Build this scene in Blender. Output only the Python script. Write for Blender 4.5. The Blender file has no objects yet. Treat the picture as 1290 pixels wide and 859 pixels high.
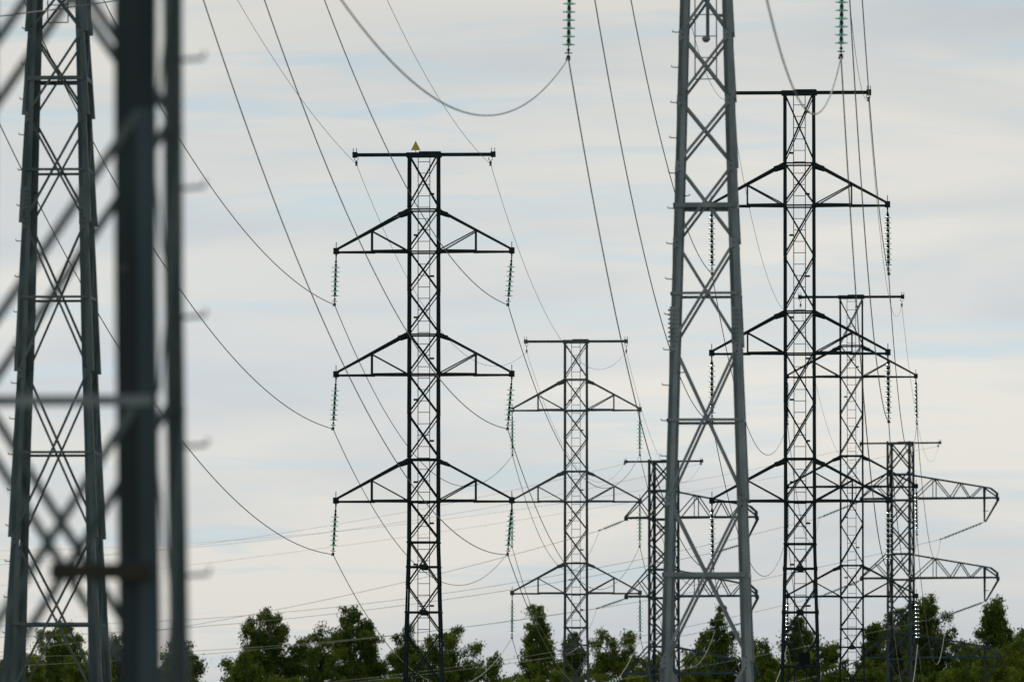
import bpy, math, random
from mathutils import Vector, Matrix
random.seed(7)
C = bpy.context.scene
COL = C.collection

# ------------------------------------------------------------------ camera
HC = 1.7                       # eye height
F = 10750.0                    # focal length in photo pixels (300 mm lens, 36 mm sensor, 1290 px wide)
TH = math.atan((1055 - 429.5) / F)
cam_d = bpy.data.cameras.new('camera'); cam = bpy.data.objects.new('camera', cam_d)
COL.objects.link(cam); C.camera = cam
cam_d.lens = 300; cam_d.sensor_width = 36; cam_d.clip_start = 0.5; cam_d.clip_end = 12000
cam.location = (0, 0, HC); cam.rotation_euler = (math.pi / 2 + TH, 0, 0)
cam_d.dof.use_dof = True; cam_d.dof.focus_distance = 276; cam_d.dof.aperture_fstop = 3.8

# ------------------------------------------------------------------ sky
SUN_EL, SUN_AZ = math.radians(52), math.radians(-28)     # azimuth from +Y (view direction), minus = left
W = bpy.data.worlds.new('World'); C.world = W; W.use_nodes = True
nt = W.node_tree; nt.nodes.clear(); L = nt.links.new
def N(t, **k):
    n = nt.nodes.new(t)
    for a, b in k.items(): setattr(n, a, b)
    return n
def ramp(n, pts):
    cr = n.color_ramp
    while len(cr.elements) < len(pts): cr.elements.new(0.5)
    for e, (p, c) in zip(cr.elements, pts): e.position = p; e.color = (*c, 1) if len(c) == 3 else c
out = N('ShaderNodeOutputWorld'); bg = N('ShaderNodeBackground'); bg.inputs[1].default_value = 0.1
sky = N('ShaderNodeTexSky', sky_type='NISHITA', sun_disc=False, sun_elevation=SUN_EL, sun_rotation=SUN_AZ)
sky.air_density = 1.0; sky.dust_density = 2.0
geo = N('ShaderNodeTexCoord'); sep = N('ShaderNodeSeparateXYZ'); L(geo.outputs['Generated'], sep.inputs[0])
def math_n(op, a, b=None):
    m = N('ShaderNodeMath', operation=op)
    for i, v in enumerate((a, b)):
        if v is None: continue
        if isinstance(v, (int, float)): m.inputs[i].default_value = v
        else: L(v, m.inputs[i])
    return m.outputs[0]
el = math_n('MAXIMUM', sep.outputs[2], 0.0)
def cloud_noise(sx, sz, scale, detail, rough, off, dist=0.0):
    cx = N('ShaderNodeCombineXYZ')
    L(math_n('MULTIPLY', sep.outputs[0], sx), cx.inputs[0]); L(math_n('MULTIPLY', sep.outputs[1], sx), cx.inputs[1])
    L(math_n('ADD', math_n('MULTIPLY', el, sz), off), cx.inputs[2])
    n = N('ShaderNodeTexNoise'); n.inputs['Scale'].default_value = scale; n.inputs['Detail'].default_value = detail
    n.inputs['Roughness'].default_value = rough; n.inputs['Distortion'].default_value = dist
    L(cx.outputs[0], n.inputs['Vector']); return n.outputs['Fac']
n1 = cloud_noise(13, 75, 1.0, 5, 0.5, 3.1, 0.6)       # broad banks
n2 = cloud_noise(24, 260, 1.0, 5, 0.62, 9.4, 0.5)     # thin streaks
n3 = cloud_noise(6, 30, 1.0, 3, 0.5, 1.4, 0.3)       # where the streaks gather
mr = N('ShaderNodeValToRGB'); L(n1, mr.inputs[0])      # how warm / bright the bank is
ramp(mr, [(0.36, (5.85, 6.25, 6.65)), (0.5, (6.75, 6.92, 6.86)), (0.63, (7.7, 7.55, 7.1))])
st = N('ShaderNodeValToRGB'); L(n2, st.inputs[0]); ramp(st, [(0.50, (0, 0, 0)), (0.64, (1, 1, 1))])
mx = N('ShaderNodeMixRGB'); g3 = N('ShaderNodeMapRange'); L(n3, g3.inputs[0]); g3.inputs[1].default_value = 0.42; g3.inputs[2].default_value = 0.6; g3.inputs[3].default_value = 0.25; g3.inputs[4].default_value = 0.95
L(math_n('MULTIPLY', st.outputs[0], g3.outputs[0]), mx.inputs[0]); L(mr.outputs[0], mx.inputs[1])
mx.inputs[2].default_value = (5.7, 6.75, 7.35, 1)
er = N('ShaderNodeMapRange'); L(el, er.inputs[0]); er.inputs[1].default_value = 0.060; er.inputs[2].default_value = 0.105
er.inputs[3].default_value = 1.07; er.inputs[4].default_value = 0.89
e2 = N('ShaderNodeMapRange'); L(el, e2.inputs[0]); e2.inputs[1].default_value = 0.018; e2.inputs[2].default_value = 0.052; e2.inputs[3].default_value = 0.91; e2.inputs[4].default_value = 1.0
mul = N('ShaderNodeMixRGB', blend_type='MULTIPLY'); mul.inputs[0].default_value = 1; L(mx.outputs[0], mul.inputs[1]); L(math_n('MULTIPLY', er.outputs[0], e2.outputs[0]), mul.inputs[2])
fin = N('ShaderNodeMixRGB'); fin.inputs[0].default_value = 0.1; L(mul.outputs[0], fin.inputs[1]); L(sky.outputs[0], fin.inputs[2])
L(fin.outputs[0], bg.inputs[0]); L(bg.outputs[0], out.inputs[0])

sd = bpy.data.lights.new('sun', 'SUN'); sd.energy = 1.5; sd.angle = math.radians(10); sd.color = (1, 0.95, 0.87)
so = bpy.data.objects.new('sun', sd); COL.objects.link(so)
dv = Vector((math.sin(SUN_AZ) * math.cos(SUN_EL), math.cos(SUN_AZ) * math.cos(SUN_EL), math.sin(SUN_EL)))
so.rotation_euler = (-dv).to_track_quat('-Z', 'Y').to_euler()
C.view_settings.view_transform = 'Standard'; C.view_settings.look = 'None'
C.view_settings.exposure = 0.0; C.view_settings.gamma = 1.0
C.render.engine = 'CYCLES'

# ------------------------------------------------------------------ helpers
def at(u, v, Y):
    """real-world point that stands Y metres away along photo pixel (u, v)"""
    x = (u - 645) / F; w = (429.5 - v) / F; c, s = math.cos(TH), math.sin(TH)
    t = Y / (c - w * s)
    return Vector((x * t, Y, HC + (s + w * c) * t))
def zat(v, Y): return at(645, v, Y).z

def material(name, col, col2=None, rough=0.6, metal=0.0, scale=3.0, streak=1.0, spec=0.4, bump=0.0):
    m = bpy.data.materials.new(name); m.use_nodes = True; t = m.node_tree; b = t.nodes['Principled BSDF']
    b.inputs['Roughness'].default_value = rough; b.inputs['Metallic'].default_value = metal
    b.inputs['Specular IOR Level'].default_value = spec
    if col2 is None: b.inputs['Base Color'].default_value = (*col, 1)
    else:
        tc = t.nodes.new('ShaderNodeTexCoord'); mp = t.nodes.new('ShaderNodeMapping'); mp.inputs['Scale'].default_value = (1, 1, streak)
        no = t.nodes.new('ShaderNodeTexNoise'); no.inputs['Scale'].default_value = scale; no.inputs['Detail'].default_value = 6
        no.inputs['Roughness'].default_value = 0.65
        r = t.nodes.new('ShaderNodeValToRGB'); r.color_ramp.elements[0].position = 0.36; r.color_ramp.elements[1].position = 0.66
        r.color_ramp.elements[0].color = (*col, 1); r.color_ramp.elements[1].color = (*col2, 1)
        t.links.new(tc.outputs['Object'], mp.inputs[0]); t.links.new(mp.outputs[0], no.inputs['Vector'])
        t.links.new(no.outputs['Fac'], r.inputs[0]); t.links.new(r.outputs[0], b.inputs['Base Color'])
        if bump:
            bp = t.nodes.new('ShaderNodeBump'); bp.inputs['Strength'].default_value = bump; bp.inputs['Distance'].default_value = 0.02
            t.links.new(no.outputs['Fac'], bp.inputs['Height']); t.links.new(bp.outputs[0], b.inputs['Normal'])
    return m

M_GREY = material('galvanised_steel', (0.135, 0.165, 0.182), (0.24, 0.268, 0.288), 0.55, 0.3, 2.5, 0.35)
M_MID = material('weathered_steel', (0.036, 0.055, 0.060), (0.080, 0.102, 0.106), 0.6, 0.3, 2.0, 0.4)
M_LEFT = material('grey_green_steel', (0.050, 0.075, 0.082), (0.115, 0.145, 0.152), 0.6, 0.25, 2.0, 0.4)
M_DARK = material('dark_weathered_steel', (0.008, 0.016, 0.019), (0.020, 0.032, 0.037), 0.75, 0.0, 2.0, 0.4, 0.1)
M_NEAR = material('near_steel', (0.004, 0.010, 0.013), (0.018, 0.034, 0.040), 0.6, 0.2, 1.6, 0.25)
M_RUST = material('rusty_plate', (0.016, 0.017, 0.012), (0.034, 0.032, 0.020), 0.8, 0, 4)
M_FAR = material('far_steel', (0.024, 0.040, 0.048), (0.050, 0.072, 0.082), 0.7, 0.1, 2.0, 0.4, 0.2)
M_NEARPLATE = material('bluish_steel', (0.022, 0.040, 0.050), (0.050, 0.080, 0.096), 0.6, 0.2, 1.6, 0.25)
M_BOLT = material('bolt_steel', (0.02, 0.028, 0.03), None, 0.5, 0.5)
M_IRON = material('cast_iron', (0.010, 0.016, 0.016), None, 0.6, 0.2)
M_ALU = material('aluminium_strand', (0.20, 0.20, 0.185), (0.34, 0.34, 0.32), 0.5, 0.55, 0.6, 1)
M_EARTH = material('steel_strand', (0.14, 0.14, 0.13), (0.24, 0.24, 0.23), 0.55, 0.4, 0.6, 1)
M_SIGN = material('yellow_enamel', (0.42, 0.36, 0.03), (0.50, 0.42, 0.05), 0.5)
M_PLATE = material('dark_enamel', (0.005, 0.008, 0.010), None, 0.7, 0, 3, 1, 0.1)

def glass(name, tint, white):
    m = bpy.data.materials.new(name); m.use_nodes = True; t = m.node_tree; t.nodes.clear()
    o = t.nodes.new('ShaderNodeOutputMaterial'); tr = t.nodes.new('ShaderNodeBsdfTransparent'); tr.inputs[0].default_value = (*tint, 1)
    tl = t.nodes.new('ShaderNodeBsdfTranslucent'); tl.inputs[0].default_value = (*white, 1)
    gl = t.nodes.new('ShaderNodeBsdfGlossy'); gl.inputs['Roughness'].default_value = 0.12; gl.inputs[0].default_value = (0.9, 1, 0.97, 1)
    a = t.nodes.new('ShaderNodeMixShader'); b = t.nodes.new('ShaderNodeMixShader'); fr = t.nodes.new('ShaderNodeFresnel'); fr.inputs[0].default_value = 1.5
    a.inputs[0].default_value = 0.42
    t.links.new(tr.outputs[0], a.inputs[1]); t.links.new(tl.outputs[0], a.inputs[2])
    t.links.new(fr.outputs[0], b.inputs[0]); t.links.new(a.outputs[0], b.inputs[1]); t.links.new(gl.outputs[0], b.inputs[2])
    t.links.new(b.outputs[0], o.inputs[0]); return m
M_GREEN = glass('green_glass', (0.76, 0.96, 0.92), (0.62, 0.97, 0.89))
M_CLEAR = glass('clear_glass', (0.93, 0.95, 0.95), (0.96, 0.97, 0.97))

M_GLINT = glass('glint_glass', (0.96, 1.0, 0.99), (0.97, 1.0, 0.99)); M_GLINT.node_tree.nodes['Mix Shader'].inputs[0].default_value = 0.75  # whiter glass, carries the painted glints of the discs
class MB:
    def __init__(s): s.v = []; s.f = []; s.m = []
    def add(s, vs, fs, mi=0):
        n = len(s.v); s.v += [tuple(v) for v in vs]; s.f += [tuple(i + n for i in f) for f in fs]; s.m += [mi] * len(fs)
    def build(s, name, mats, parent=None, loc=None):
        me = bpy.data.meshes.new(name); me.from_pydata(s.v, [], s.f)
        for m in (mats if isinstance(mats, (list, tuple)) else [mats]): me.materials.append(m)
        if any(s.m): me.polygons.foreach_set('material_index', s.m)
        me.update(); o = bpy.data.objects.new(name, me); COL.objects.link(o)
        if parent is not None: o.parent = parent
        if loc is not None: o.location = loc
        return o
    def box(s, a, b, mi=0):
        (x0, y0, z0), (x1, y1, z1) = a, b
        s.add([(x0,y0,z0),(x1,y0,z0),(x1,y1,z0),(x0,y1,z0),(x0,y0,z1),(x1,y0,z1),(x1,y1,z1),(x0,y1,z1)],
              [(0,3,2,1),(4,5,6,7),(0,1,5,4),(1,2,6,5),(2,3,7,6),(3,0,4,7)], mi)
    def angle(s, p0, p1, wd, th, u, v, wv=None):
        """L-section bar: corner line p0-p1, flanges along u and v"""
        p0 = Vector(p0); p1 = Vector(p1); d = (p1 - p0).normalized(); u = Vector(u); v = Vector(v)
        u = (u - d * u.dot(d)).normalized(); v = (v - d * v.dot(d)); v = (v - u * v.dot(u)).normalized(); wv = wv or wd
        prof = [(0,0),(wd,0),(wd,th),(th,th),(th,wv),(0,wv)]
        vs = [p0 + u*a + v*b for a, b in prof] + [p1 + u*a + v*b for a, b in prof]
        s.add(vs, [(i, (i+1) % 6, (i+1) % 6 + 6, i + 6) for i in range(6)] + [(5,4,3,0),(3,2,1,0),(6,9,10,11),(6,7,8,9)])
    def bar(s, p0, p1, a, b, u, mi=0):
        p0 = Vector(p0); p1 = Vector(p1); d = (p1 - p0).normalized(); u = Vector(u); u = (u - d * u.dot(d)).normalized(); v = d.cross(u)
        q = [(-a/2,-b/2),(a/2,-b/2),(a/2,b/2),(-a/2,b/2)]
        vs = [p0 + u*x + v*y for x, y in q] + [p1 + u*x + v*y for x, y in q]
        s.add(vs, [(3,2,1,0),(4,5,6,7),(0,1,5,4),(1,2,6,5),(2,3,7,6),(3,0,4,7)], mi)
    def rod(s, pts, r, n=6, mi=0):
        base = len(s.v); pts = [Vector(p) for p in pts]; k = len(pts); vs = []
        for i, p in enumerate(pts):
            d = (pts[min(i+1, k-1)] - pts[max(i-1, 0)]).normalized()
            u = d.cross(Vector((0.013, 0.021, 1)) if abs(d.z) < 0.95 else Vector((1, 0.01, 0.02))).normalized(); w = d.cross(u)
            ri = r[i] if isinstance(r, (list, tuple)) else r
            vs += [p + (u * math.cos(2*math.pi*j/n) + w * math.sin(2*math.pi*j/n)) * ri for j in range(n)]
        fs = [(i*n + j, i*n + (j+1) % n, (i+1)*n + (j+1) % n, (i+1)*n + j) for i in range(k-1) for j in range(n)]
        fs += [tuple(range(n-1, -1, -1)), tuple(range((k-1)*n, k*n))]
        s.add(vs, fs, mi)
    def lathe(s, prof, n=16, mi=0):
        k = len(prof)
        vs = [(r*math.cos(2*math.pi*j/n), r*math.sin(2*math.pi*j/n), z) for r, z in prof for j in range(n)]
        s.add(vs, [(i*n + j, i*n + (j+1) % n, (i+1)*n + (j+1) % n, (i+1)*n + j) for i in range(k-1) for j in range(n)], mi)
def tag(o, label, cat, group=None, kind=None):
    if kind: o['kind'] = kind
    if label: o['label'] = label
    if cat: o['category'] = cat
    if group: o['group'] = group
    return o
def empty(name, loc, rz=0.0):
    o = bpy.data.objects.new(name, None); o.empty_display_size = 0.5; COL.objects.link(o); o.location = loc; o.rotation_euler = (0, 0, rz); return o
def dup(o, parent=None):
    c = o.copy(); COL.objects.link(c)
    if parent is not None: c.parent = parent
    for ch in list(o.children): dup(ch, c)
    return c

# ------------------------------------------------------------------ lattice pylons
def interp(tab, z):
    if z <= tab[0][0]: return tab[0][1]
    for (a, x), (b, y) in zip(tab, tab[1:]):
        if z <= b: return x + (y - x) * (z - a) / (b - a)
    return tab[-1][1]

def pylon(label, pos, yaw, mat, widths, nodes, struts, mid_struts, leg_w, brace_w=(0.085, 0.055), group='lattice pylons',
          sleeve=0.0, splices=(), bolts=None, bolt_side=-1, ladder=None, double_leg=False, strut_w=0.09, leg_th=0.02, fat=(), sleeve_right=False, rear_leg=None, skip=(), side_w=None, bolt_heads=False, gussets=True, centre_plates=True, brace_mat=None, strut_mat=None, rear_mat=None):
    """widths: (z, half width); nodes: leg heights where the X bracing starts and ends"""
    t = empty('lattice_pylon', pos, yaw); tag(t, label, 'pylon', group)
    hw = lambda z: interp(widths, z)
    for sx in (-1, 1):
        for sy in (-1, 1):
            m = MB(); zs = sorted(set([0.0, nodes[-1]] + [w[0] for w in widths if 0 < w[0] < nodes[-1]]))
            for a, b in zip(zs, zs[1:]):
                m.angle((sx*hw(a), sy*hw(a), a), (sx*hw(b), sy*hw(b), b), rear_leg if (rear_leg and sy > 0) else leg_w, leg_th, (-sx, 0, 0), (0, -sy, 0), 0.07 if rear_leg else None)
                if double_leg and sx > 0 and sy < 0:
                    m.angle((sx*hw(a) + 0.004, sy*hw(a), a), (sx*hw(b) + 0.004, sy*hw(b), b), leg_w, leg_th, (sx, 0, 0), (0, -sy, 0))
            for a, b in zip(nodes, nodes[1:]):                       # outer cover strips, one to a panel, flared at the foot
                if sleeve and (sx > 0 or not sleeve_right):
                    y0 = sy*(hw(a) + 0.003); y1 = sy*(hw(a) - leg_w*0.8); yb0 = sy*(hw(b) + 0.003); yb1 = sy*(hw(b) - leg_w*0.8); za, zb = a + 0.04, b - 0.03
                    xa0, xa1, xb0, xb1 = sx*(hw(a) - 0.03), sx*(hw(a) + sleeve), sx*(hw(b) - 0.03), sx*(hw(b) + 0.006)
                    vv = [(xa0, y0, za), (xa1, y0, za), (xa1, y1, za), (xa0, y1, za), (xb0, yb0, zb), (xb1, yb0, zb), (xb1, yb1, zb), (xb0, yb1, zb)]
                    m.add(vv, [(0,3,2,1),(4,5,6,7),(0,1,5,4),(1,2,6,5),(2,3,7,6),(3,0,4,7)])
            for z in (nodes if gussets else ()):                    # gusset plates at the joints
                g = max(leg_w * 0.6, 0.05)
                m.box((sx*hw(z) - sx*g*1.35 if sx > 0 else sx*hw(z) - 0.004, sy*hw(z) - 0.006, z - g), (sx*hw(z) + 0.004 if sx > 0 else sx*hw(z) + g*1.35, sy*hw(z) + 0.006, z + g))
            m.build('leg', (rear_mat or mat) if sy > 0 else mat, t)
            if bolt_heads and sy < 0:
                for z in nodes[1:]:
                    m = MB()
                    for dz in (-0.11, 0.0, 0.11):
                        for j in (0.45,): x = sx*(hw(z) - leg_w*j); m.rod([(x, -hw(z)-0.024, z+dz), (x, -hw(z), z+dz)], 0.014)
                    m.build('bolt_cluster', M_BOLT, t)
    def P(k, a, z, off):
        h = hw(z) + off
        return [(a, -h, z), (h, a, z), (-a, h, z), (-h, -a, z)][k]
    nrm = [(0, 1, 0), (-1, 0, 0), (0, -1, 0), (1, 0, 0)]
    for pi_, (a, b) in enumerate(zip(nodes, nodes[1:])):
        for k in range(4):
            off = leg_w*0.3
            m = MB(); w = side_w if (side_w and k == 1) else brace_w[0]; off = leg_w*0.3
            m.angle(P(k, -(hw(a)-off), a+0.02, 0.012), P(k, hw(b)-off, b-0.02, 0.012), w, 0.012, (0, 0, 1), nrm[k], w*0.45)
            if not ((pi_, 1) in skip and k == 2): m.build('brace', brace_mat or mat, t)
            if (pi_, 1) in skip and k == 0: continue
            m = MB(); w = side_w if (side_w and k == 1) else brace_w[1]
            m.angle(P(k, hw(a)-off, a+0.02, -0.016-leg_th), P(k, -(hw(b)-off), b-0.02, -0.016-leg_th), w, 0.010, (0, 0, 1), nrm[k], w*0.45); m.build('brace', brace_mat or mat, t)
    for z in list(struts) + list(mid_struts):
        for k in range(4):
            if side_w and k in (1, 2): continue
            m = MB(); w = strut_w * (1.7 if z in fat else 1)
            m.angle(P(k, -hw(z)+0.02, z, 0.03), P(k, hw(z)-0.02, z, 0.03), w, 0.012, (0, 0, -1), nrm[k], w); m.build('strut', strut_mat or mat, t)
            if z in mid_struts and centre_plates:
                h = hw(z); m = MB(); m.bar(P(k, -0.10, z-0.03, 0.026), P(k, 0.10, z-0.03, 0.026), 0.16, 0.012, (0, 0, 1)); m.build('gusset_plate', mat, t)
    for z in splices:
        for sx in (-1, 1):
            m = MB(); x = sx*hw(z); g = leg_w
            m.box((min(x+sx*0.012, x-sx*g), -hw(z)-0.016, z-0.38), (max(x+sx*0.012, x-sx*g), -hw(z)-0.004, z+0.38))
            m.box((min(x+sx*0.016, x+sx*0.004), -hw(z)-0.004, z-0.38), (max(x+sx*0.016, x+sx*0.004), -hw(z)+g, z+0.38))
            for i in range(8):
                for j in (0.28, 0.72):
                    zz = z - 0.32 + i*0.09; m.rod([(x-sx*g*j, -hw(z)-0.045, zz), (x-sx*g*j, -hw(z)-0.01, zz)], 0.018)
                    m.rod([(x, -hw(z)+g*j, zz), (x+sx*0.055, -hw(z)+g*j, zz)], 0.018)
            m.build('splice_plate', mat, t)
    if bolts:
        z0, z1, step, ln, sy = bolts
        mesh = None; z = z0; k = 0
        while z < z1:
            for (sd, dz, on) in ((bolt_side, 0, True), (-bolt_side, step*0.35, k % 5 == 3)):
                if not on: continue
                x = (hw(z)) * bolt_side + (0 if sd == bolt_side else -bolt_side*leg_w)
                if mesh is None:
                    m = MB(); m.rod([(0, 0, 0), (ln, 0, 0.0), (ln+0.012, 0, 0.035)], 0.011, 5); o = m.build('step_bolt', M_BOLT, t); mesh = o.data
                else: o = bpy.data.objects.new('step_bolt', mesh); COL.objects.link(o); o.parent = t
                o.location = (x, sy*hw(z) - sy*leg_w*0.5, z + dz); o.rotation_euler = (0, math.radians(-4), 0 if sd > 0 else math.pi)
            z += step; k += 1
    if ladder:
        z0, z1, w, step, yo = ladder
        m = MB()
        for sx in (-1, 1): m.rod([(sx*w/2, yo, z0), (sx*w/2, yo, z1)], 0.013, 5)
        z = z0 + 1.3; i = 0
        while z < z1:
            s = -1 if i % 2 else 1; m.box((min(s*w/2, s*(w/2+0.14)), yo-0.03, z-0.03), (max(s*w/2, s*(w/2+0.14)), yo+0.03, z+0.03)); z += 1.3; i += 1
        la = m.build('ladder', mat, t); mesh = None; z = z0
        while z < z1:
            if mesh is None: r = MB(); r.rod([(-w/2, 0, 0), (w/2, 0, 0)], 0.011, 5); o = r.build('rung', mat, la); mesh = o.data
            else: o = bpy.data.objects.new('rung', mesh); COL.objects.link(o); o.parent = la
            o.location = (0, yo, z); z += step
    m = MB()                                                         # concrete footings
    for sx in (-1, 1):
        for sy in (-1, 1): m.box((sx*hw(0)-0.35, sy*hw(0)-0.35, -0.3), (sx*hw(0)+0.35, sy*hw(0)+0.35, 0.25))
    m.build('footing', M_CONC, t)
    return t, hw
M_CONC = material('concrete', (0.25, 0.25, 0.23), (0.34, 0.33, 0.31), 0.9, 0, 4)

def arm_pair(t, hw, mat, z, half, rise=1.3, ch=0.082, post_at=0.47):
    """two triangular crossarms, left and right, at height z"""
    for s in (-1, 1):
        h = hw(z); tip = half - 0.07; arm = MB()
        arm.box((s*half-0.085, -0.11, z-0.04), (s*half+0.085, 0.11, z+0.15)); arm.rod([(s*half, 0, z+0.15), (s*half, 0, z+0.34)], 0.014)
        arm.rod([(s*half, 0, z-0.12), (s*half, 0, z-0.04)], 0.03)
        arm.rod([(s*half-s*0.06, -0.17, z+0.03), (s*half-s*0.06, 0.17, z+0.03)], 0.025)
        a = arm.build('crossarm', mat, t)
        for sy in (-1, 1):
            m = MB(); y1 = sy*0.07
            xm = s*(h + (tip-h)*0.52); ym = sy*(h + (0.07-h)*0.52)
            m.angle((s*h, sy*h, z), (xm, ym, z), ch*0.9, 0.014, (0, 0, 1), (0, -sy, 0)); m.angle((xm - s*0.08, ym - sy*0.02, z-0.018), (s*tip, y1-sy*0.0, z-0.018), ch*0.8, 0.012, (0, 0, 1), (0, -sy, 0))
            m.build('lower_chord', mat, a)
            m = MB(); m.angle((s*h, sy*h, z+rise), (s*tip, y1, z+0.10), ch*0.8, 0.014, (0, 0, 1), (0, -sy, 0))
            m.bar((s*(h-0.02), sy*(h+0.016), z+rise-0.02), (s*(h+0.30), sy*(h-0.01), z+rise-0.12), 0.11, 0.012, (0, 0, 1)); m.build('upper_chord', mat, a)
            q = 1 - post_at; x = s*(h + (tip-h)*q); y = sy*(h + (0.07-h)*q); zt = z+rise + (0.10-rise)*q
            m = MB(); m.angle((x, y, z+0.03), (x, y, zt+0.03), 0.04, 0.01, (-s, 0, 0), (0, -sy, 0)); m.build('post', mat, a)
            m = MB(); m.angle((s*(h+0.06), sy*h, z+0.05), (x, y, zt), 0.042, 0.01, (0, 0, 1), (0, -sy, 0)); m.build('arm_brace', mat, a)
def top_bar(t, hw, mat, z, half, plug=True):
    m = MB(); h = hw(z)
    m.box((-half, -0.07, z-0.055), (half, 0.07, z+0.05)); m.box((-h-0.07, -0.2, z-0.085), (h+0.07, 0.2, z+0.06))
    m.box((-0.15, -0.21, z+0.06), (h+0.05, 0.21, z+0.09))
    for s in (-1, 1):
        m.box((s*half-0.075, -0.11, z-0.085), (s*half+0.075, 0.11, z+0.085))
        for d in (-0.05, 0.05): m.rod([(s*half+d, -0.05, z+0.08), (s*half+d, -0.05, z+0.21)], 0.012)
    return m.build('earth_wire_bar', mat, t)

def levels(vs, Y): return sorted(zat(v, Y) for v in vs)
YAW = -0.056
PT = {}                                   # tower table: name -> (origin, yaw, clamp data)
# --- nearest, out of focus (right-hand line)
NX = at(81, 430, 47).x
nN = [zat(v, 47) for v in (905, 505, 150, -190)]
while nN[-1] < 23.4: nN.append(nN[-1] + 1.45)
tN, hN = pylon('out of focus nearest pylon, dark leg and braces cut off by the left picture edge', (NX, 47, 0), -0.092, M_NEAR,
    [(0, 0.66), (4.8, 0.585), (24, 0.50)], [0.02] + nN, [nN[1]], [], 0.225, (0.050, 0.050), bolts=(1.0, 12, 0.718, 0.13, 1), bolt_side=1,
    sleeve=0.0, strut_w=0.06, rear_leg=0.11, brace_mat=M_LEFT, strut_mat=M_GREY, rear_mat=M_LEFT, skip=((2, 1),), side_w=0.02, gussets=False)
z1 = zat(150, 47); m = MB(); m.add([(hN(0.3)-0.12, -hN(0.3)-0.012, 0.3), (hN(0.3)-0.01, -hN(0.3)-0.012, 0.3), (hN(z1)-0.01, -hN(z1)-0.012, z1), (hN(z1)-0.105, -hN(z1)-0.012, z1), (hN(0.3)-0.105, -hN(0.3)-0.002, 0.3), (hN(0.3)-0.01, -hN(0.3)-0.002, 0.3), (hN(z1)-0.01, -hN(z1)-0.002, z1), (hN(z1)-0.105, -hN(z1)-0.002, z1)], [(0,1,2,3),(7,6,5,4),(0,4,5,1),(1,5,6,2),(2,6,7,3),(3,7,4,0)]); o = m.build('cover_plate', M_NEARPLATE, tN); o['label'] = 'paler bluish cover plate on the dark leg'
m = MB(); z = zat(724, 47); m.box((0.02, -hN(z)-0.05, z-0.045), (hN(z)-0.05, -hN(z)-0.02, z+0.045)); m.build('bracket_plate', M_RUST, tN)
# --- left line, tower behind the near leg
YA = 174; XA = at(73, 430, YA).x
nodA = levels([890, 680, 472, 285, 150, 45], YA); zz = nodA[-1]
while zz < 31.4: zz += 1.32 if zz < 30.5 else 0.9; nodA.append(min(zz, 31.65))
nodA = [0.05, zat(1080, YA)] + nodA
wA = [(0, 1.55), (zat(859, YA), 0.915), (zat(560, YA), 0.80), (zat(430, YA), 0.72), (zat(150, YA), 0.62), (19.6, 0.53), (32, 0.52)]
tA, hA = pylon('grey pylon at left seen between the blurred near pylon parts, its top out of frame', (XA, YA, 0), YAW, M_LEFT, wA, nodA,
    [], [zat(v, YA) for v in (99, 215, 375, 570, 785)], 0.165, (0.05, 0.045), bolt_heads=True, strut_w=0.05, centre_plates=False, sleeve=0.07, splices=(zat(262, YA),), bolts=(1.5, 30, 0.725, 0.12, -1), ladder=(zat(30, YA), 31.4, 0.42, 0.36, -0.2), fat=(zat(99, YA),))
# --- right line, big foreground tower
YC = 174; XC = at(890, 430, YC).x
nodC = levels([1060, 835, 632, 438, 308, 212, 129, 47, -36], YC); zz = nodC[-1]
while zz < 32: zz += 1.3; nodC.append(zz)
nodC = [0.05] + nodC
wC = [(0, 1.16), (zat(859, YC), 0.915), (zat(600, YC), 0.80), (zat(430, YC), 0.715), (zat(250, YC), 0.625), (zat(0, YC), 0.515), (zat(-38, YC), 0.50), (33, 0.50)]
tC, hC = pylon('large pale grey pylon in front, right of centre, with its top out of frame', (XC, YC, 0), YAW, M_GREY, wC, nodC,
    [], [zat(v, YC) for v in (258, 370, 529, 722)], 0.175, (0.058, 0.055), bolt_heads=True, strut_w=0.055, centre_plates=False, sleeve=0.04, sleeve_right=True, splices=(zat(412, YC),), bolts=(1.5, 30, 0.722, 0.13, -1), ladder=(zat(101, YC), 32.4, 0.44, 0.44, -0.2), fat=(zat(258, YC), zat(722, YC)))
def cover(t, hw, sx, z0, z1, a, b, mat):  # added darker strip, paints the dark face of the leg's angle section
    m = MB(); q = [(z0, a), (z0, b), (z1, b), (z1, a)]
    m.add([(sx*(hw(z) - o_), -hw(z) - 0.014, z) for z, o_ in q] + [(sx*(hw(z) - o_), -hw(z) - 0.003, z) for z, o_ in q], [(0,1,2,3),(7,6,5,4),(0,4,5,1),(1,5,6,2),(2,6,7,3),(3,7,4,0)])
    m.build('shade_strip', mat, t)
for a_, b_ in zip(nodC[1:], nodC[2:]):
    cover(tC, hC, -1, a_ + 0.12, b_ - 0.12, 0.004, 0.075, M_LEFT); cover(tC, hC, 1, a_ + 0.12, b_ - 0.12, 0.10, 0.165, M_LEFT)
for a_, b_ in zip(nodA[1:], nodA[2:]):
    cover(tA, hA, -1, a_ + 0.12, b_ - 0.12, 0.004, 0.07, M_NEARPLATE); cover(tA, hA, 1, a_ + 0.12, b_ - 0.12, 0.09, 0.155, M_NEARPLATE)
m = MB(); z = zat(50, YC); m.bar((0.03, 0.1, z), (0.03, 0.1, z+9), 0.07, 0.07, (1, 0, 0)); m.lathe([(0.0, z-0.06), (0.04, z-0.06), (0.085, z-0.01), (0.085, z+0.03), (0.07, z+0.05)], 10); m.v = [(x+0.03 if abs(y) < 0.2 and False else x, y, zz) for x, y, zz in m.v]
m.build('centre_pole', M_GREY, tC)

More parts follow.
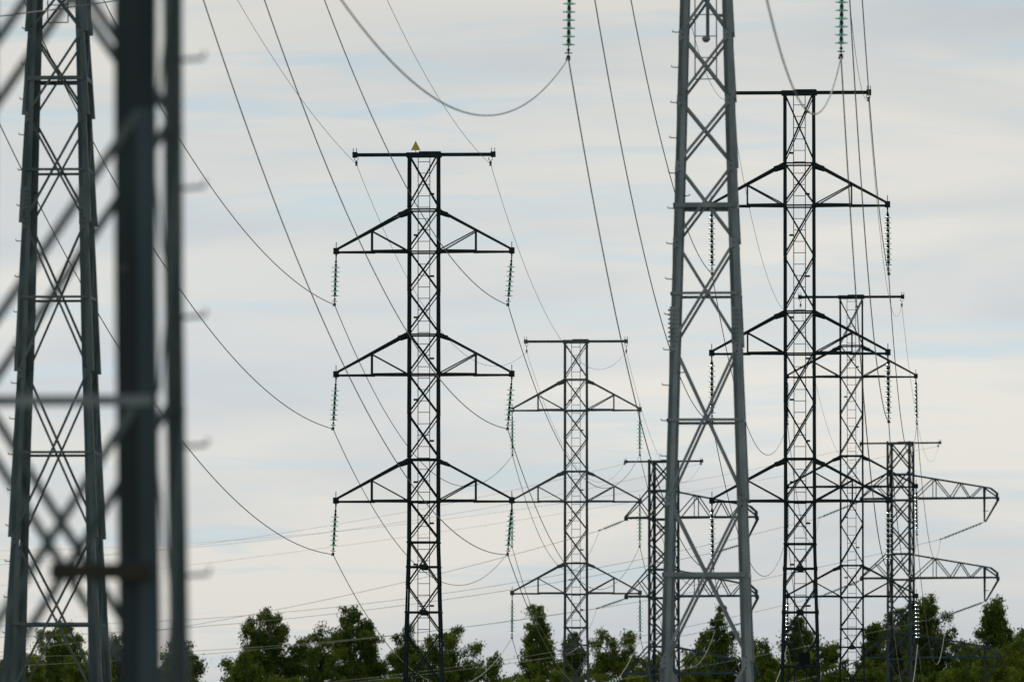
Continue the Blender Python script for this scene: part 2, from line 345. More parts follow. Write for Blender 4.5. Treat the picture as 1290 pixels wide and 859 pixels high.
def std(name, label, px, Y, mat, node_px, strut_px, mid_px, w_top, taper_v, w_bot_at859, arm_px, bar_px, half, bar_half, ladder=True, lw=0.058):
    X = at(px, 430, Y).x; nd = levels(node_px, Y); zlow = nd[0]
    nd = [0.05, zlow*0.5] + nd if zlow > 2.6 else [0.05] + nd
    wd = [(0, w_bot_at859 + 0.10), (zat(859, Y), w_bot_at859), (zat(taper_v, Y), w_top), (40, w_top)]
    t, hw = pylon(label, (X, Y, 0), YAW, mat, wd, nd, [zat(v, Y) for v in strut_px], [zat(v, Y) for v in mid_px], lw, (0.052, 0.032), sleeve=0.014,
                  ladder=(2.5, zat(bar_px, Y)-0.1, 0.37, 0.36, 0.0) if ladder else None, strut_w=0.05, leg_th=0.014)
    for v in arm_px: arm_pair(t, hw, mat, zat(v, Y) - 0.03, half)
    top_bar(t, hw, mat, zat(bar_px, Y), bar_half)
    return t, hw, X
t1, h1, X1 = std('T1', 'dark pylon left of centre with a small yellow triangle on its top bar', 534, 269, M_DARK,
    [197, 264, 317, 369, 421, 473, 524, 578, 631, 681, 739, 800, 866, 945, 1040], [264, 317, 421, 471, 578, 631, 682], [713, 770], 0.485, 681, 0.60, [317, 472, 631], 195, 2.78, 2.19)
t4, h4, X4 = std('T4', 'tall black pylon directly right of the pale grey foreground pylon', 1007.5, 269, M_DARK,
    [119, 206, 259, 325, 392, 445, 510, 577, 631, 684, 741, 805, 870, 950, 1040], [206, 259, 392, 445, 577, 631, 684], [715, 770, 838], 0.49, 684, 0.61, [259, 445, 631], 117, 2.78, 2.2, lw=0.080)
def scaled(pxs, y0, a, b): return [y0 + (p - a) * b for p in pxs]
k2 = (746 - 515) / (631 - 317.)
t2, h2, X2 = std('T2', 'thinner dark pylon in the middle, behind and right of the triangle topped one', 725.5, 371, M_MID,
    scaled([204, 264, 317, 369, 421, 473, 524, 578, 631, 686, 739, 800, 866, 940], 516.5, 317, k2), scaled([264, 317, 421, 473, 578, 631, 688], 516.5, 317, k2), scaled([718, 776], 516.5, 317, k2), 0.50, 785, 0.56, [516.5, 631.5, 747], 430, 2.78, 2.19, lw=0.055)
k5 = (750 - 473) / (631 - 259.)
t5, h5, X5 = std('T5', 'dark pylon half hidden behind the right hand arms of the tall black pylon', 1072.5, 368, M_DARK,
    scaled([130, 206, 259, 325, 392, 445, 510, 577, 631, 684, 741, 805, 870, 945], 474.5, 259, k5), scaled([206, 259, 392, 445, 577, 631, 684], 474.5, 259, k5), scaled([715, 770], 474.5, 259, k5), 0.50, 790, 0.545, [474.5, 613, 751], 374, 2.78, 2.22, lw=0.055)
for z in (20.9, 24.75, 28.6): arm_pair(tA, hA, M_MID, z - 0.1, 2.70)
top_bar(tA, hA, M_MID, 31.7, 2.2)
for z in (19.85, 24.5, 29.15): arm_pair(tC, hC, M_GREY, z - 0.06, 2.79)
top_bar(tC, hC, M_GREY, 32.65, 2.2)
for z in (21.0, 25.6): arm_pair(tN, hN, M_NEAR, z, 2.79) if z < 24 else None
# yellow triangular sign on the first pylon, dark plate on the tall one
m = MB(); z = zat(190, 269); x = -0.25
for y, f in ((-0.20, 0),):
    m.add([(x-0.15, y, z), (x+0.15, y, z), (x, y, z+0.30), (x-0.15, y+0.02, z), (x+0.15, y+0.02, z), (x, y+0.02, z+0.30)], [(0,1,2),(5,4,3),(0,3,4,1),(1,4,5,2),(2,5,3,0)])
m.box((x-0.012, -0.18, z-0.1), (x+0.012, -0.16, z+0.2))
o = m.build('triangular_sign', M_SIGN, t1); o['label'] = 'small yellow triangular sign'
m = MB(); z = zat(830, 269); m.box((-0.02, -h4(z)-0.06, z-0.19), (0.32, -h4(z)-0.03, z+0.19)); m.bar((-0.25, -h4(z)+0.0, z-0.25), (0.5, -h4(z), z-0.25), 0.06, 0.06, (0, 0, 1))
m.build('number_plate_board', M_PLATE, t4)

# --- the two far angle pylons with long right arms
def angle_pylon(label, px, Y, arm_v, bar_v, k, mat):
    X = at(px, 430, Y).x; s = F / Y; step = 1.62
    zl = [zat(v, Y) for v in arm_v]; nd = [zl[0]]
    a, b, c = sorted(zl)
    def seg(p, q, n): return [p + (q-p)*i/n for i in range(1, n+1)]
    nd = [0.05] + seg(0.05, a, 4) + seg(a, b, 3) + seg(b, c, 3) + seg(c, zat(bar_v, Y), 2)
    wd = [(0, 1.25), (a - 1.5, 0.80), (a + 2, 0.76), (40, 0.74)]
    t, hw = pylon(label, (X, Y, 0), -0.22, mat, wd, nd, [a, b, c, a+1.6, b+1.6, c+1.6], [], 0.15, (0.09, 0.09), strut_w=0.09)
    R = lambda d: d / s                                   # pixels of the photograph to metres at this distance
    for z in zl:
        for sgn in (1, -1):
            L_ = R(122*k) if sgn > 0 else R(50*k)
            base = MB(); base.box((min(sgn*(L_-0.12), sgn*(L_+0.06)), -0.12, z-0.10), (max(sgn*(L_-0.12), sgn*(L_+0.06)), 0.12, z+0.10)); arm = base.build('crossarm', mat, t)
            for sy in (-1, 1):
                h = hw(z); yv = lambda x: sy*(h + (0.22 - h)*(x - h)/(L_ - h))
                m = MB(); m.angle((sgn*h, sy*h, z), (sgn*L_, yv(L_), z), 0.11, 0.012, (0, 0, 1), (0, -sy, 0)); m.build('lower_chord', mat, arm)
                if sgn > 0:
                    xs = [h, R(42*k), R(62*k), R(74*k), R(86*k), R(101*k)]
                    zt = lambda x: z + 1.55 + (0.62 - 1.55)*(x - h)/(R(122*k) - h)
                    m = MB(); m.angle((h, sy*h, z+1.55), (R(113*k), yv(R(113*k)), zt(R(113*k))), 0.10, 0.012, (0, 0, -1), (0, -sy, 0))
                    m.angle((R(113*k), yv(R(113*k)), zt(R(113*k))), (L_, yv(L_), z+0.35), 0.10, 0.012, (0, 0, -1), (0, -sy, 0)); m.angle((L_-0.02, yv(L_), z+0.35), (L_-0.02, yv(L_), z), 0.10, 0.012, (-1, 0, 0), (0, -sy, 0)); m.build('upper_chord', mat, arm)
                    top = [R(42*k), R(74*k), R(101*k)]; bot = [h, R(62*k), R(86*k), L_]
                    seq = [(bot[0], top[0]), (bot[1], top[0]), (bot[1], top[1]), (bot[2], top[1]), (bot[2], top[2]), (bot[3], top[2])]
                    for xb, xt in seq: m = MB(); m.angle((xb, yv(xb), z+0.03), (xt, yv(xt), zt(xt)-0.04), 0.06, 0.01, (1, 0, 0), (0, -sy, 0)); m.build('arm_brace', mat, arm)
                    m = MB(); m.angle((top[0], yv(top[0]), z), (top[0], yv(top[0]), zt(top[0])), 0.05, 0.01, (1, 0, 0), (0, -sy, 0)); m.build('post', mat, arm)
                    m = MB(); xd = R(104*k); drop = 1.42
                    m.angle((xd, yv(xd), zt(xd)), (xd, sy*0.05, z-drop), 0.08, 0.012, (1, 0, 0), (0, -sy, 0)); m.angle((L_, yv(L_), z), (xd+0.06, sy*0.05, z-drop), 0.08, 0.012, (1, 0, 0), (0, -sy, 0))
                    m.build('dropper', mat, arm)
                else:
                    m = MB(); m.angle((-h, sy*h, z+1.55), (-L_, yv(L_), z+0.06), 0.065, 0.012, (0, 0, 1), (0, -sy, 0)); m.build('upper_chord', mat, arm)
                    xq = -(h + (L_-h)*0.45); m = MB(); m.angle((-h-0.02, sy*h, z+0.05), (xq, yv(-xq), z+0.9), 0.06, 0.01, (0, 0, 1), (0, -sy, 0)); m.build('arm_brace', mat, arm)
            m = MB()
            if sgn > 0: m.bar((R(110*k), 0, z-0.75), (R(103*k), 0, z-0.75), 0.04, 0.04, (0, 0, 1))
            else: m.bar((-L_+0.3, -0.2, z), (-L_+0.3, 0.2, z), 0.05, 0.05, (0, 0, 1))
            m.build('tie_bar', mat, arm)
    top_bar(t, hw, mat, zat(bar_v, Y), R(49.5*k))
    return t, hw, X
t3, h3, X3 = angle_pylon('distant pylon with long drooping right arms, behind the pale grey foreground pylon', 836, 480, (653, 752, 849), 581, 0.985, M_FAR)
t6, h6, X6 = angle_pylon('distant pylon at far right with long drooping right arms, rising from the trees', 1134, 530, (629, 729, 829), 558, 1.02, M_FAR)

# ------------------------------------------------------------------ insulator strings
CORE = {}
def proto_disc(key, mat):
    kd, kc = (1.0, 1.0) if key == 'green' else (0.82, 1.3)
    m = MB(); m.lathe([(0.035, 0.040), (0.06, 0.030), (0.10, 0.008), (0.132, -0.008), (0.138, -0.014), (0.130, -0.020), (0.11, -0.006), (0.09, -0.020), (0.078, 0.0), (0.055, -0.024), (0.03, -0.012)], 18); m.v = [(x*kd, y*kd, z) for x, y, z in m.v]
    d = m.build('glass_disc', mat); 
    m = MB(); m.lathe([(0.0, 0.120), (0.022, 0.120), (0.036, 0.100), (0.043, 0.050), (0.036, 0.032), (0.014, 0.028), (0.014, -0.06), (0.0, -0.06)], 10); m.v = [(x*kc, y*kc, z) for x, y, z in m.v]
    c = m.build('iron_cap', M_IRON, d)
    m = MB(); m.lathe([(0.030, 0.030), (0.066, 0.020), (0.074, -0.012), (0.070, -0.034), (0.050, -0.036), (0.048, 0.0), (0.030, 0.0)], 12); m.build('glint_ring', M_GLINT, d)  # added whitish ring, paints the refraction glint below the cap
    return d
def string(label, group, top, bot, n, start, mat_key, pitch=None, twin_clamp=False):
    top = Vector(top); bot = Vector(bot); ax = bot - top; Ln = ax.length
    root = empty('insulator_string', top); tag(root, label, 'insulator', group)
    root.rotation_mode = 'QUATERNION'; root.rotation_quaternion = ax.to_track_quat('-Z', 'Y')
    m = MB(); m.rod([(0, 0, 0.02), (0, 0, -start + 0.10)], 0.014, 6); m.rod([(-0.05, 0, -0.06), (0.05, 0, -0.06)], 0.028, 6)
    m.box((-0.045, -0.03, -start*0.62), (0.045, 0.03, -start*0.38)); m.build('hanger', M_IRON, root)
    end = Ln - 0.30; p = pitch or (end - start) / (n - 1)
    for i in range(n):
        if mat_key not in CORE: d = CORE[mat_key] = proto_disc(mat_key, M_GREEN if mat_key == 'green' else M_CLEAR)
        else: d = dup(CORE[mat_key])
        d.parent = root; d.location = (0, 0, -(start + p*i)); d.scale = (1, 1, min(1.25, p/0.165))
    zl = start + p*(n-1)
    m = MB(); m.rod([(0, 0, -zl-0.03), (0, 0, -Ln+0.03)], 0.013, 6); m.rod([(0, 0, -zl-0.10), (0, 0, -zl-0.15)], 0.032, 8)
    m.box((-0.02, -0.075, -Ln+0.10), (0.02, 0.075, -Ln+0.122)); m.box((-0.12, -0.024, -Ln-0.02), (0.12, 0.024, -Ln+0.03)); m.box((-0.05, -0.04, -Ln-0.04), (0.05, 0.04, -Ln+0.055)); m.bar((0, 0.045, -Ln-0.05), (0, 0.045, -Ln+0.0), 0.02, 0.02, (1, 0, 0))
    m.build('suspension_clamp', M_IRON, root)
    return root

NAMES = {'T1': 'the triangle topped pylon', 'T2': 'the thinner middle pylon', 'T3': 'the far pylon behind the pale one', 'T4': 'the tall black pylon', 'T5': 'the pylon behind the black one', 'T6': 'the far pylon at right'}
LV = ['lowest', 'middle', 'top']
clamp = {}
def tip(X, Y, s, half, z): return Vector((X + s*half*math.cos(YAW), Y + s*half*math.sin(YAW), z))
def hang(tn, X, Y, arm_px, half, clamp_px, n, start, key, group):
    for i, (av, cv) in enumerate(zip(sorted(arm_px, reverse=True), sorted(clamp_px.items(), key=lambda q: -q[0]))):
        for s, nm in ((-1, 'left'), (1, 'right')):
            tp = tip(X, Y, s, half, zat(av, Y) - 0.14); u, v = cv[1][0 if s < 0 else 1], cv[0]
            b = at(u, v, tp.y); b.y = tp.y; clamp[tn, i, s] = b
            string(f'{key} glass string on {nm} tip of {LV[i]} arm of {NAMES[tn]}', group, tp, b, n, start, key)
hang('T1', X1, 269, [317, 472, 631], 2.78, {384: (421.5, 640), 540: (419.5, 639.5), 698: (419.5, 639.5)}, 7, 0.34, 'green', 'green glass insulator strings')
hang('T2', X2, 371, [516.5, 631.5, 747], 2.78, {573: (645.5, 806), 688: (645, 806), 803: (645, 806.5)}, 8, 0.34, 'green', 'green glass insulator strings')
hang('T4', X4, 269, [259, 445, 631], 2.78, {345: (897, 1119.5), 531: (897, 1119.5), 715: (898, 1119)}, 10, 0.24, 'clear', 'clear glass insulator strings')
hang('T5', X5, 368, [474.5, 613, 751], 2.78, {534: (992, 1155), 673: (992, 1155), 811: (992, 1156)}, 9, 0.24, 'clear', 'clear glass insulator strings')
for s, u, v, nm, key in ((-1, 716, 74, 'left', 'green'), (1, 1059.5, 72, 'right', 'green')):
    tp = tip(XC, YC, s, 2.79, 19.67); b = at(u, v, tp.y); clamp['TC', 0, s] = b
    string(f'{nm} of the two insulator strings hanging in from the top edge of the picture', 'strings under the cut off crossarm', tp, b, 10, 0.24, key)
for i in (1, 2):
    for s in (-1, 1): clamp['TC', i, s] = clamp['TC', 0, s] + Vector((0, 0, 4.64*i))
XAc = -9.09
for i in range(3):
    for s in (-1, 1): clamp['A', i, s] = Vector((XAc + s*2.68, 174, 19.09 + 3.85*i))
def far(tn, X, Y, zs, k, ends_l, ends_r):
    s = F / Y; ca, sa = math.cos(-0.22), math.sin(-0.22)
    for i, z in enumerate(sorted(zs)):
        for sgn, ends, nm in ((-1, ends_l, 'left'), (1, ends_r, 'right')):
            lx = -50*k/s if sgn < 0 else 104*k/s; tp = Vector((X + lx*ca, Y + lx*sa, z - (0.06 if sgn < 0 else 1.45)))
            b = at(ends[i][0], ends[i][1], tp.y); clamp[tn, i, sgn] = b
            string(f'slanting string from {nm} end of {LV[i]} arm of {NAMES[tn]}', 'slanting strings of the far pylons', tp, b, 9 if tn == 'T3' else 11, 0.3, 'green' if tn == 'T3' else 'clear')
far('T3', X3, 480, [zat(v, 480) for v in (653, 752, 849)], 0.985, [(750, 868), (752, 766), (755, 668)], [(901, 891), (901, 793), (903, 695)])
far('T6', X6, 530, [zat(v, 530) for v in (629, 729, 829)], 1.02, [(1034, 850), (1033, 751), (1032, 652)], [(1194, 876), (1192, 775), (1185, 679)])

# ------------------------------------------------------------------ conductors and earth wires
def span(A, B, sag, n=44):
    out = []
    for j in range(n + 1):
        q = j / n; p = A.lerp(B, q); p.z -= 4*sag*q*(1-q); out.append(p)
    return out
def wire(label, cat, pts, sags, r, mat, group, ns=None):
    P = []
    for i, (a, b, s) in enumerate(zip(pts, pts[1:], sags)):
        q = span(a, b, s, 60); P += q if i == 0 else q[1:]
    m = MB(); m.rod(P, r, 6); o = m.build('conductor' if cat == 'power line' else 'earth_wire', mat)
    for f in o.data.polygons: f.use_smooth = True
    return tag(o, label, cat, group)
CW, EW = 0.0135, 0.0072
S12 = {(0, -1): 3.04, (1, -1): 3.1, (2, -1): 3.17, (0, 1): 3.28, (1, 1): 3.27, (2, 1): 3.25}
SA1 = {(0, -1): 2.68, (1, -1): 2.71, (2, -1): 2.74, (0, 1): 2.97, (1, 1): 2.97, (2, 1): 3.02}
OUT_L = {(2, -1): ((-110, 480, 21.1), 9.0), (2, 1): ((-106, 480, 24.3), 7.8), (1, -1): ((-110, 480, 19.0), 5.5), (1, 1): ((-106, 480, 19.5), 7.0), (0, -1): ((-110, 480, 15.0), 6.2), (0, 1): ((-106, 480, 15.2), 7.0)}
for i in range(3):
    for s, nm in ((-1, 'left'), (1, 'right')):
        P0 = Vector((-38 + (s-1)*2.7, 79, 15 + 3.85*i))
        q, sg = OUT_L[i, s]
        wire(f'{LV[i]} wire on the {nm} side of the line through the triangle topped pylon', 'power line',
             [P0, clamp['A', i, s], clamp['T1', i, s], clamp['T2', i, s], clamp['T3', i, s], Vector(q)],
             [3.0, SA1[i, s], S12[i, s], 3.5, sg], CW, M_ALU, 'conductors of the left hand line')
SC4 = {(0, -1): 2.84, (1, -1): 2.87, (2, -1): 2.78, (0, 1): 2.60, (1, 1): 2.79, (2, 1): 2.45}
OUT_R = {(2, -1): ((-100, 530, 26.5), 9.0), (2, 1): ((-96, 530, 21.3), 7.8), (1, -1): ((-100, 530, 21.5), 8.6), (1, 1): ((-96, 530, 18.1), 8.0), (0, -1): ((-100, 530, 16), 8.0), (0, 1): ((-96, 530, 14), 8.0)}
for i in range(3):
    for s, nm in ((-1, 'left'), (1, 'right')):
        q, sg = OUT_R[i, s]
        wire(f'{LV[i]} wire on the {nm} side of the line through the tall black pylon', 'power line',
             [Vector((-2.95 + s*2.79, 47, 18.79 + 4.64*i)), clamp['TC', i, s], clamp['T4', i, s], clamp['T5', i, s], clamp['T6', i, s], Vector(q)],
             [5.53, SC4[i, s], 3.15, 3.05 if i != 1 else 4.2, sg], CW, M_ALU, 'conductors of the right hand line')
E1 = {-1: at(449, 207, 269), 1: at(618, 207, 269)}; E2 = {-1: at(663.5, 443, 371), 1: at(789, 443, 371)}; E3 = {-1: at(787, 584, 480), 1: at(883, 584, 480)}
E4 = {-1: at(919, 126, 269), 1: at(1094, 126, 269)}; E5 = {-1: at(1008.5, 385, 368), 1: at(1136, 385, 368)}; E6 = {-1: at(1084, 562, 530), 1: at(1182, 562, 530)}
for s, nm in ((-1, 'left'), (1, 'right')):
    wire(f'thin {nm} earth wire from the top bar of the triangle topped pylon', 'earth wire', [Vector((-38+s, 79, 28)), Vector((-9.09 + s*2.2, 174, 31.5)), E1[s], E2[s], E3[s], Vector((-110 + 2*s, 480, 29.7 + s*0.8))],
         [3, 2.03 if s < 0 else 2.54, 2.76 if s < 0 else 2.94, 2.9, 9.0], EW, M_EARTH, 'earth wires of the left hand line')
    wire(f'thin {nm} earth wire from the top bar of the tall black pylon', 'earth wire', [Vector((-2.95 + s*2.2, 47, 32)), Vector((3.94 + s*2.2, 174, 32.3)), E4[s], E5[s], E6[s], Vector((-98 + 2*s, 530, 27.6 if s < 0 else 14.5))],
         [5.5, 4.14, 2.53 if s < 0 else 2.73, 3.2, 7.3 if s < 0 else 3.2], EW, M_EARTH, 'earth wires of the right hand line')
for tn, E, Y, bar in (('T1', E1, 269, 195), ('T2', E2, 371, 430), ('T4', E4, 269, 117), ('T5', E5, 368, 374), ('T3', E3, 480, 581), ('T6', E6, 530, 558)):
    for s, nm in ((-1, 'left'), (1, 'right')):
        p = E[s]; zt = zat(bar, Y) - 0.08 - p.z; r = empty('earth_wire_shackle', p)
        tag(r, f'small shackle under {nm} end of top bar of {NAMES[tn]}', 'clamp', 'earth wire shackles')
        m = MB(); m.rod([(-0.06, 0, zt), (-0.055, 0, zt-0.08), (0, 0, zt-0.13), (0.055, 0, zt-0.08), (0.06, 0, zt)], 0.012, 5); m.rod([(0, 0, zt-0.13), (0, 0, 0.02)], 0.013, 5); m.build('shackle', M_IRON, r)
        m = MB(); m.box((-0.025, -0.10, -0.03), (0.025, 0.10, 0.03)); m.box((-0.04, -0.03, 0.02), (0.04, 0.03, 0.08)); m.box((-0.045, -0.02, -0.05), (0.045, 0.02, -0.02)); m.build('clamp_body', M_IRON, r)

# ------------------------------------------------------------------ ground
def ground_mat():
    m = material('meadow_grass', (0.035, 0.06, 0.015), (0.09, 0.11, 0.035), 0.95, 0, 0.15, 1, 0.2, 0.4); return m
m = MB(); n = 40; S = 6000
for j in range(n + 1):
    for i in range(n + 1): m.v.append((-S + 2*S*i/n, -1500 + 8000*j/n, 0.0))
for j in range(n):
    for i in range(n): a = j*(n+1) + i; m.f.append((a, a+1, a+n+2, a+n+1)); m.m.append(0)
g = m.build('ground', ground_mat()); g['kind'] = 'structure'

# ------------------------------------------------------------------ trees
def leaf_mat(name, c0, c1):
    m = bpy.data.materials.new(name); m.use_nodes = True; t = m.node_tree; t.nodes.clear()
    o = t.nodes.new('ShaderNodeOutputMaterial'); at_ = t.nodes.new('ShaderNodeTexCoord'); no = t.nodes.new('ShaderNodeTexNoise'); no.inputs['Scale'].default_value = 0.8; no.inputs['Detail'].default_value = 4
    r = t.nodes.new('ShaderNodeValToRGB'); r.color_ramp.elements[0].position = 0.38; r.color_ramp.elements[1].position = 0.66
    r.color_ramp.elements[0].color = (*c0, 1); r.color_ramp.elements[1].color = (*c1, 1)
    t.links.new(at_.outputs['Object'], no.inputs['Vector']); t.links.new(no.outputs['Fac'], r.inputs[0])
    d = t.nodes.new('ShaderNodeBsdfDiffuse'); tl = t.nodes.new('ShaderNodeBsdfTranslucent'); mx = t.nodes.new('ShaderNodeMixShader'); mx.inputs[0].default_value = 0.4
    t.links.new(r.outputs[0], d.inputs[0]); t.links.new(r.outputs[0], tl.inputs[0]); t.links.new(d.outputs[0], mx.inputs[1]); t.links.new(tl.outputs[0], mx.inputs[2]); t.links.new(mx.outputs[0], o.inputs[0])
    return m
LEAF = {'dark': leaf_mat('birch_leaf_dark', (0.044, 0.078, 0.015), (0.120, 0.160, 0.027)), 'mid': leaf_mat('birch_leaf', (0.058, 0.100, 0.017), (0.155, 0.198, 0.031)),
        'light': leaf_mat('willow_leaf', (0.068, 0.105, 0.016), (0.165, 0.20, 0.03))}
M_BARK = material('birch_bark', (0.08, 0.075, 0.065), (0.35, 0.34, 0.31), 0.85, 0, 3, 1, 0.2, 0.5)
M_BARKD = material('grey_bark', (0.05, 0.045, 0.035), (0.12, 0.11, 0.09), 0.9, 0, 3, 1, 0.2, 0.5)
def tree(label, px, top_v, wpx, Y, kind='mid', lean=0.0, seed=1, prof=None, wisp=1.0, group='trees at the foot of the picture', name='birch_tree', dens=1.0):
    rnd = random.Random(seed*7919 + int(px)); s = F / Y; X = at(px, 430, Y).x; H = zat(top_v, Y); R = wpx * 0.92 / s / 2
    root = empty(name, (X, Y, 0)); tag(root, label, 'tree', group)
    lx = lean / s
    # trunk and limbs
    m = MB(); axis = [(lx*(q**1.5) + 0.18*math.sin(q*9+seed), 0.15*math.cos(q*7+seed), H*0.97*q) for q in [i/9 for i in range(10)]]
    axis[0] = (0, 0, -0.2); m.rod(axis, [0.24*(1-q)**0.9 + 0.02 for q in [i/9 for i in range(10)]], 8); tr = m.build('trunk', M_BARK if kind != 'light' else M_BARKD, root)
    prof = prof or [(0.0, 0.12), (0.08, 0.34), (0.2, 0.62), (0.4, 0.90), (0.65, 1.0), (1.0, 1.05)]       # from the tip down, over crown depth D
    D = min(H*0.8, max(6.0, 2.3*R)); nb = int((24 + 8*R) * dens)
    ph = [rnd.uniform(0, 6.283) for _ in range(4)]
    def lobe(an, q): return 1 + 0.22*math.sin(2*an + ph[0] + 5*q) + 0.18*math.sin(3*an + ph[1] - 9*q) + 0.14*math.sin(17*q + ph[2])
    tips = []; limbs = []
    for b in range(nb):
        q = ((b + rnd.random()) / nb)**0.9; zt = H - D*q; an = b*2.399 + rnd.uniform(-.5, .5); rr = R * interp(prof, q) * rnd.uniform(0.6, 1.08) * lobe(an, q)
        ax = interp_axis(axis, max(0.2*H, zt - rr*0.9)); tp = Vector((lx*((zt/H)**1.5) + rr*math.cos(an), rr*math.sin(an), zt + rnd.uniform(-.3, .3)))
        midp = ax.lerp(tp, 0.5) + Vector((0, 0, 0.2*rr)); limbs.append((ax, midp, tp)); tips.append((midp, tp, rr))
    m = MB()
    for a, b_, c_ in limbs: m.rod([a, b_, c_, c_ + Vector((0, 0, -0.5*wisp)) + (c_ - b_)*0.12], [0.075, 0.045, 0.02, 0.006], 5)
    m.build('limb', M_BARK if kind != 'light' else M_BARKD, root)['kind'] = 'stuff'
    # foliage: drooping strands of small leaves hung along every limb, plus leafy sprays inside
    vs = []; fs = []
    def leaf(p, sz):
        a = rnd.uniform(0, 6.283); ux = Vector((math.cos(a), math.sin(a), rnd.uniform(-.4, .4))) * sz*0.8; uz = Vector((rnd.uniform(-.6, .6), rnd.uniform(-.6, .6), -1)).normalized() * sz*1.35
        n0 = len(vs); vs.extend([tuple(p), tuple(p + ux*0.5 + uz*0.5), tuple(p + uz), tuple(p - ux*0.5 + uz*0.5)]); fs.append((n0, n0+1, n0+2, n0+3))
    def spray(c, rad, n):
        for _ in range(n): leaf(c + Vector((rnd.gauss(0, rad*.55), rnd.gauss(0, rad*.55), rnd.gauss(0, rad*.5))), rnd.uniform(0.09, 0.17))
    def strand(c, ln, n):
        sw = Vector((rnd.uniform(-.25, .25), rnd.uniform(-.25, .25), 0)) * ln
        for _ in range(n):
            d = rnd.random(); k = 0.15*(1 - 0.5*d); leaf(c + sw*d*d + Vector((rnd.gauss(0, k), rnd.gauss(0, k), -ln*d)), rnd.uniform(0.08, 0.15)*(1 - 0.3*d))
    for mp, tp, rr in tips:
        n = int(4 + rr*3.5)
        for j in range(n):
            q = rnd.random()**0.7; c = mp.lerp(tp, q) + Vector((rnd.gauss(0, .16), rnd.gauss(0, .16), rnd.gauss(0, .12)))
            strand(c, rnd.uniform(0.35, 1.25)*wisp*(0.5 + 0.5*min(1, rr/1.5)), int(30*dens)); spray(c, rnd.uniform(0.16, 0.32), int(26*dens))
    for j in range(14):
        q = rnd.random(); c = Vector(interp_axis(axis, H*(1-0.2*q))) + Vector((rnd.gauss(0, .05 + .22*q*R), rnd.gauss(0, .05 + .22*q*R), 0.0)); spray(c, 0.10 + 0.28*q, int(14 + 30*q)); strand(c, 0.5*wisp, 14)
    for j in range(int(50*R*dens)):
        q = rnd.uniform(0.16, 1)**0.75; an = rnd.uniform(0, 6.283); rr = R*interp(prof, q)*0.74*rnd.random()**0.5*lobe(an, q); zt = H - D*q
        spray(Vector((lx*((zt/H)**1.5) + rr*math.cos(an), rr*math.sin(an), zt)), rnd.uniform(0.3, 0.55), int(60*dens))
    me = bpy.data.meshes.new('crown'); me.from_pydata(vs, [], fs); me.materials.append(LEAF[kind]); o = bpy.data.objects.new('crown', me); COL.objects.link(o); o.parent = root
    return root
def interp_axis(axis, z):
    for a, b in zip(axis, axis[1:]):
        if z <= b[2]: q = (z - a[2])/(b[2]-a[2]); return Vector(a).lerp(Vector(b), q)
    return Vector(axis[-1])
NARROW = [(0, 0.18), (0.12, 0.45), (0.3, 0.7), (0.55, 0.95), (1, 1.1)]
ROUND = [(0, 0.35), (0.08, 0.62), (0.25, 0.92), (0.6, 1.0), (1, 1.0)]
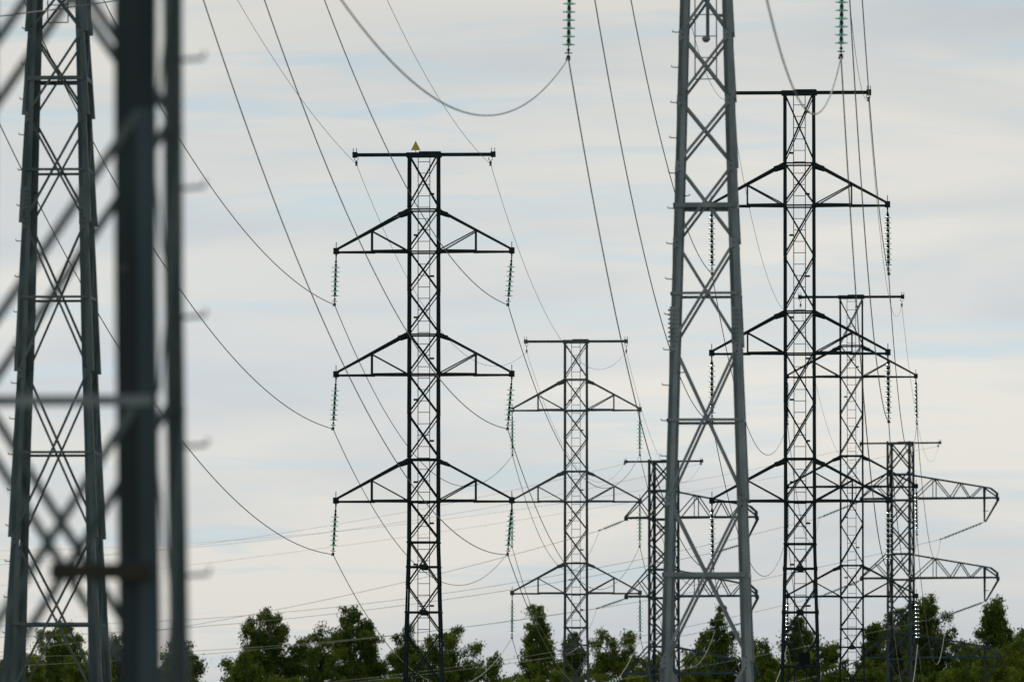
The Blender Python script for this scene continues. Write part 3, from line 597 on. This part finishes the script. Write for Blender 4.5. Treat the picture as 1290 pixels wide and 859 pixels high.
TREES = [
 (6, 829, 40, 600, 'mid', 0, None, 'small round tree top at the very left edge behind the pylon leg'),
 (78, 784, 95, 590, 'mid', 0, ROUND, 'leafy tree seen through the lattice of the left grey pylon'),
 (150, 800, 80, 600, 'dark', 0, ROUND, 'dark tree between the left grey pylon and the blurred leg'),
 (238, 804, 104, 590, 'mid', -14, NARROW, 'feathery tree just right of the blurred near leg'),
 (306, 817, 52, 585, 'mid', 0, None, 'short feathery birch left of the tall birch beside it'),
 (352, 765, 108, 590, 'dark', -16, None, 'tall dark birch left of the triangle topped pylon, tallest of its group'),
 (402, 795, 60, 600, 'dark', 0, ROUND, 'drooping right shoulder birch close against the tall dark birch'),
 (462, 762, 92, 590, 'dark', -18, None, 'pointed birch whose top the lowest left wire crosses'),
 (520, 789, 62, 600, 'dark', -6, None, 'dark birch directly behind the base of the triangle topped pylon'),
 (566, 789, 84, 595, 'mid', -4, ROUND, 'birch just right of the base of the triangle topped pylon'),
 (618, 824, 66, 600, 'mid', 0, None, 'low wispy birch between two middle pylons'),
 (690, 764, 62, 585, 'mid', -14, NARROW, 'slender leaning birch left of the thinner middle pylon'),
 (722, 794, 50, 600, 'dark', 0, None, 'dark birch behind the thinner middle pylon'),
 (781, 795, 76, 590, 'mid', -6, ROUND, 'spiky topped green tree right of the thinner middle pylon'),
 (884, 799, 42, 585, 'dark', 0, ROUND, 'small round crowned tree seen through the pale pylon braces'),
 (914, 767, 50, 600, 'dark', -8, NARROW, 'narrow dark birch seen through the right of the pale pylon'),
 (948, 806, 40, 600, 'dark', 0, None, 'thin sparse tree right of the pale pylon leg'),
 (972, 806, 36, 585, 'mid', -10, NARROW, 'narrow birch spire left of the tall black pylon'),
 (1008, 774, 80, 595, 'dark', -4, None, 'dark birch behind the base of the tall black pylon'),
 (1047, 812, 44, 600, 'dark', 0, ROUND, 'rounded dark tree just right of the tall black pylon'),
 (1107, 783, 50, 600, 'dark', -10, NARROW, 'drooping birch left of the far right pylon'),
 (1138, 757, 74, 610, 'dark', 0, ROUND, 'tall dark tree behind the body of the far right pylon'),
 (1174, 748, 72, 590, 'dark', -8, None, 'pointed tall tree just right of the far right pylon'),
 (1212, 803, 60, 605, 'mid', 0, ROUND, 'lower tree in the gap between two tall trees at right'),
 (1254, 752, 72, 585, 'dark', -2, NARROW, 'tall feathery birch near the right picture edge'),
 (1288, 788, 60, 595, 'dark', 0, None, 'birch cut off by the right picture edge'),
]
for k, (px, tv, w, Y, kd, ln, pf, lb) in enumerate(TREES): tree(lb, px, tv, w, Y, kd, ln, k + 1, pf)
LOW = [(30, 826, 'left of the left grey pylon base'), (112, 822, 'at the right foot of the left grey pylon'), (352, 846, 'below the tall dark birch'), (482, 850, 'left of the triangle topped pylon base'), (646, 852, 'between the two middle pylons'), (700, 842, 'left of the thinner middle pylon base'), (745, 850, 'right of the thinner middle pylon base'),
       (822, 822, 'left of the pale pylon base'), (876, 822, 'inside the pale pylon base'), (1000, 828, 'inside the tall black pylon base'), (1078, 826, 'behind the half hidden pylon base'), (1110, 834, 'left of the far right pylon base'), (1186, 842, 'right of the far right pylon base'), (1262, 806, 'in the right corner')]
for k, (px, tv, w) in enumerate(LOW):
    tree(f'low bright green willow bush {w}', px, tv, 88, 560, 'light', 0, 60 + k, ROUND, 0.7, 'low bright green willows', 'willow_tree', 0.9)
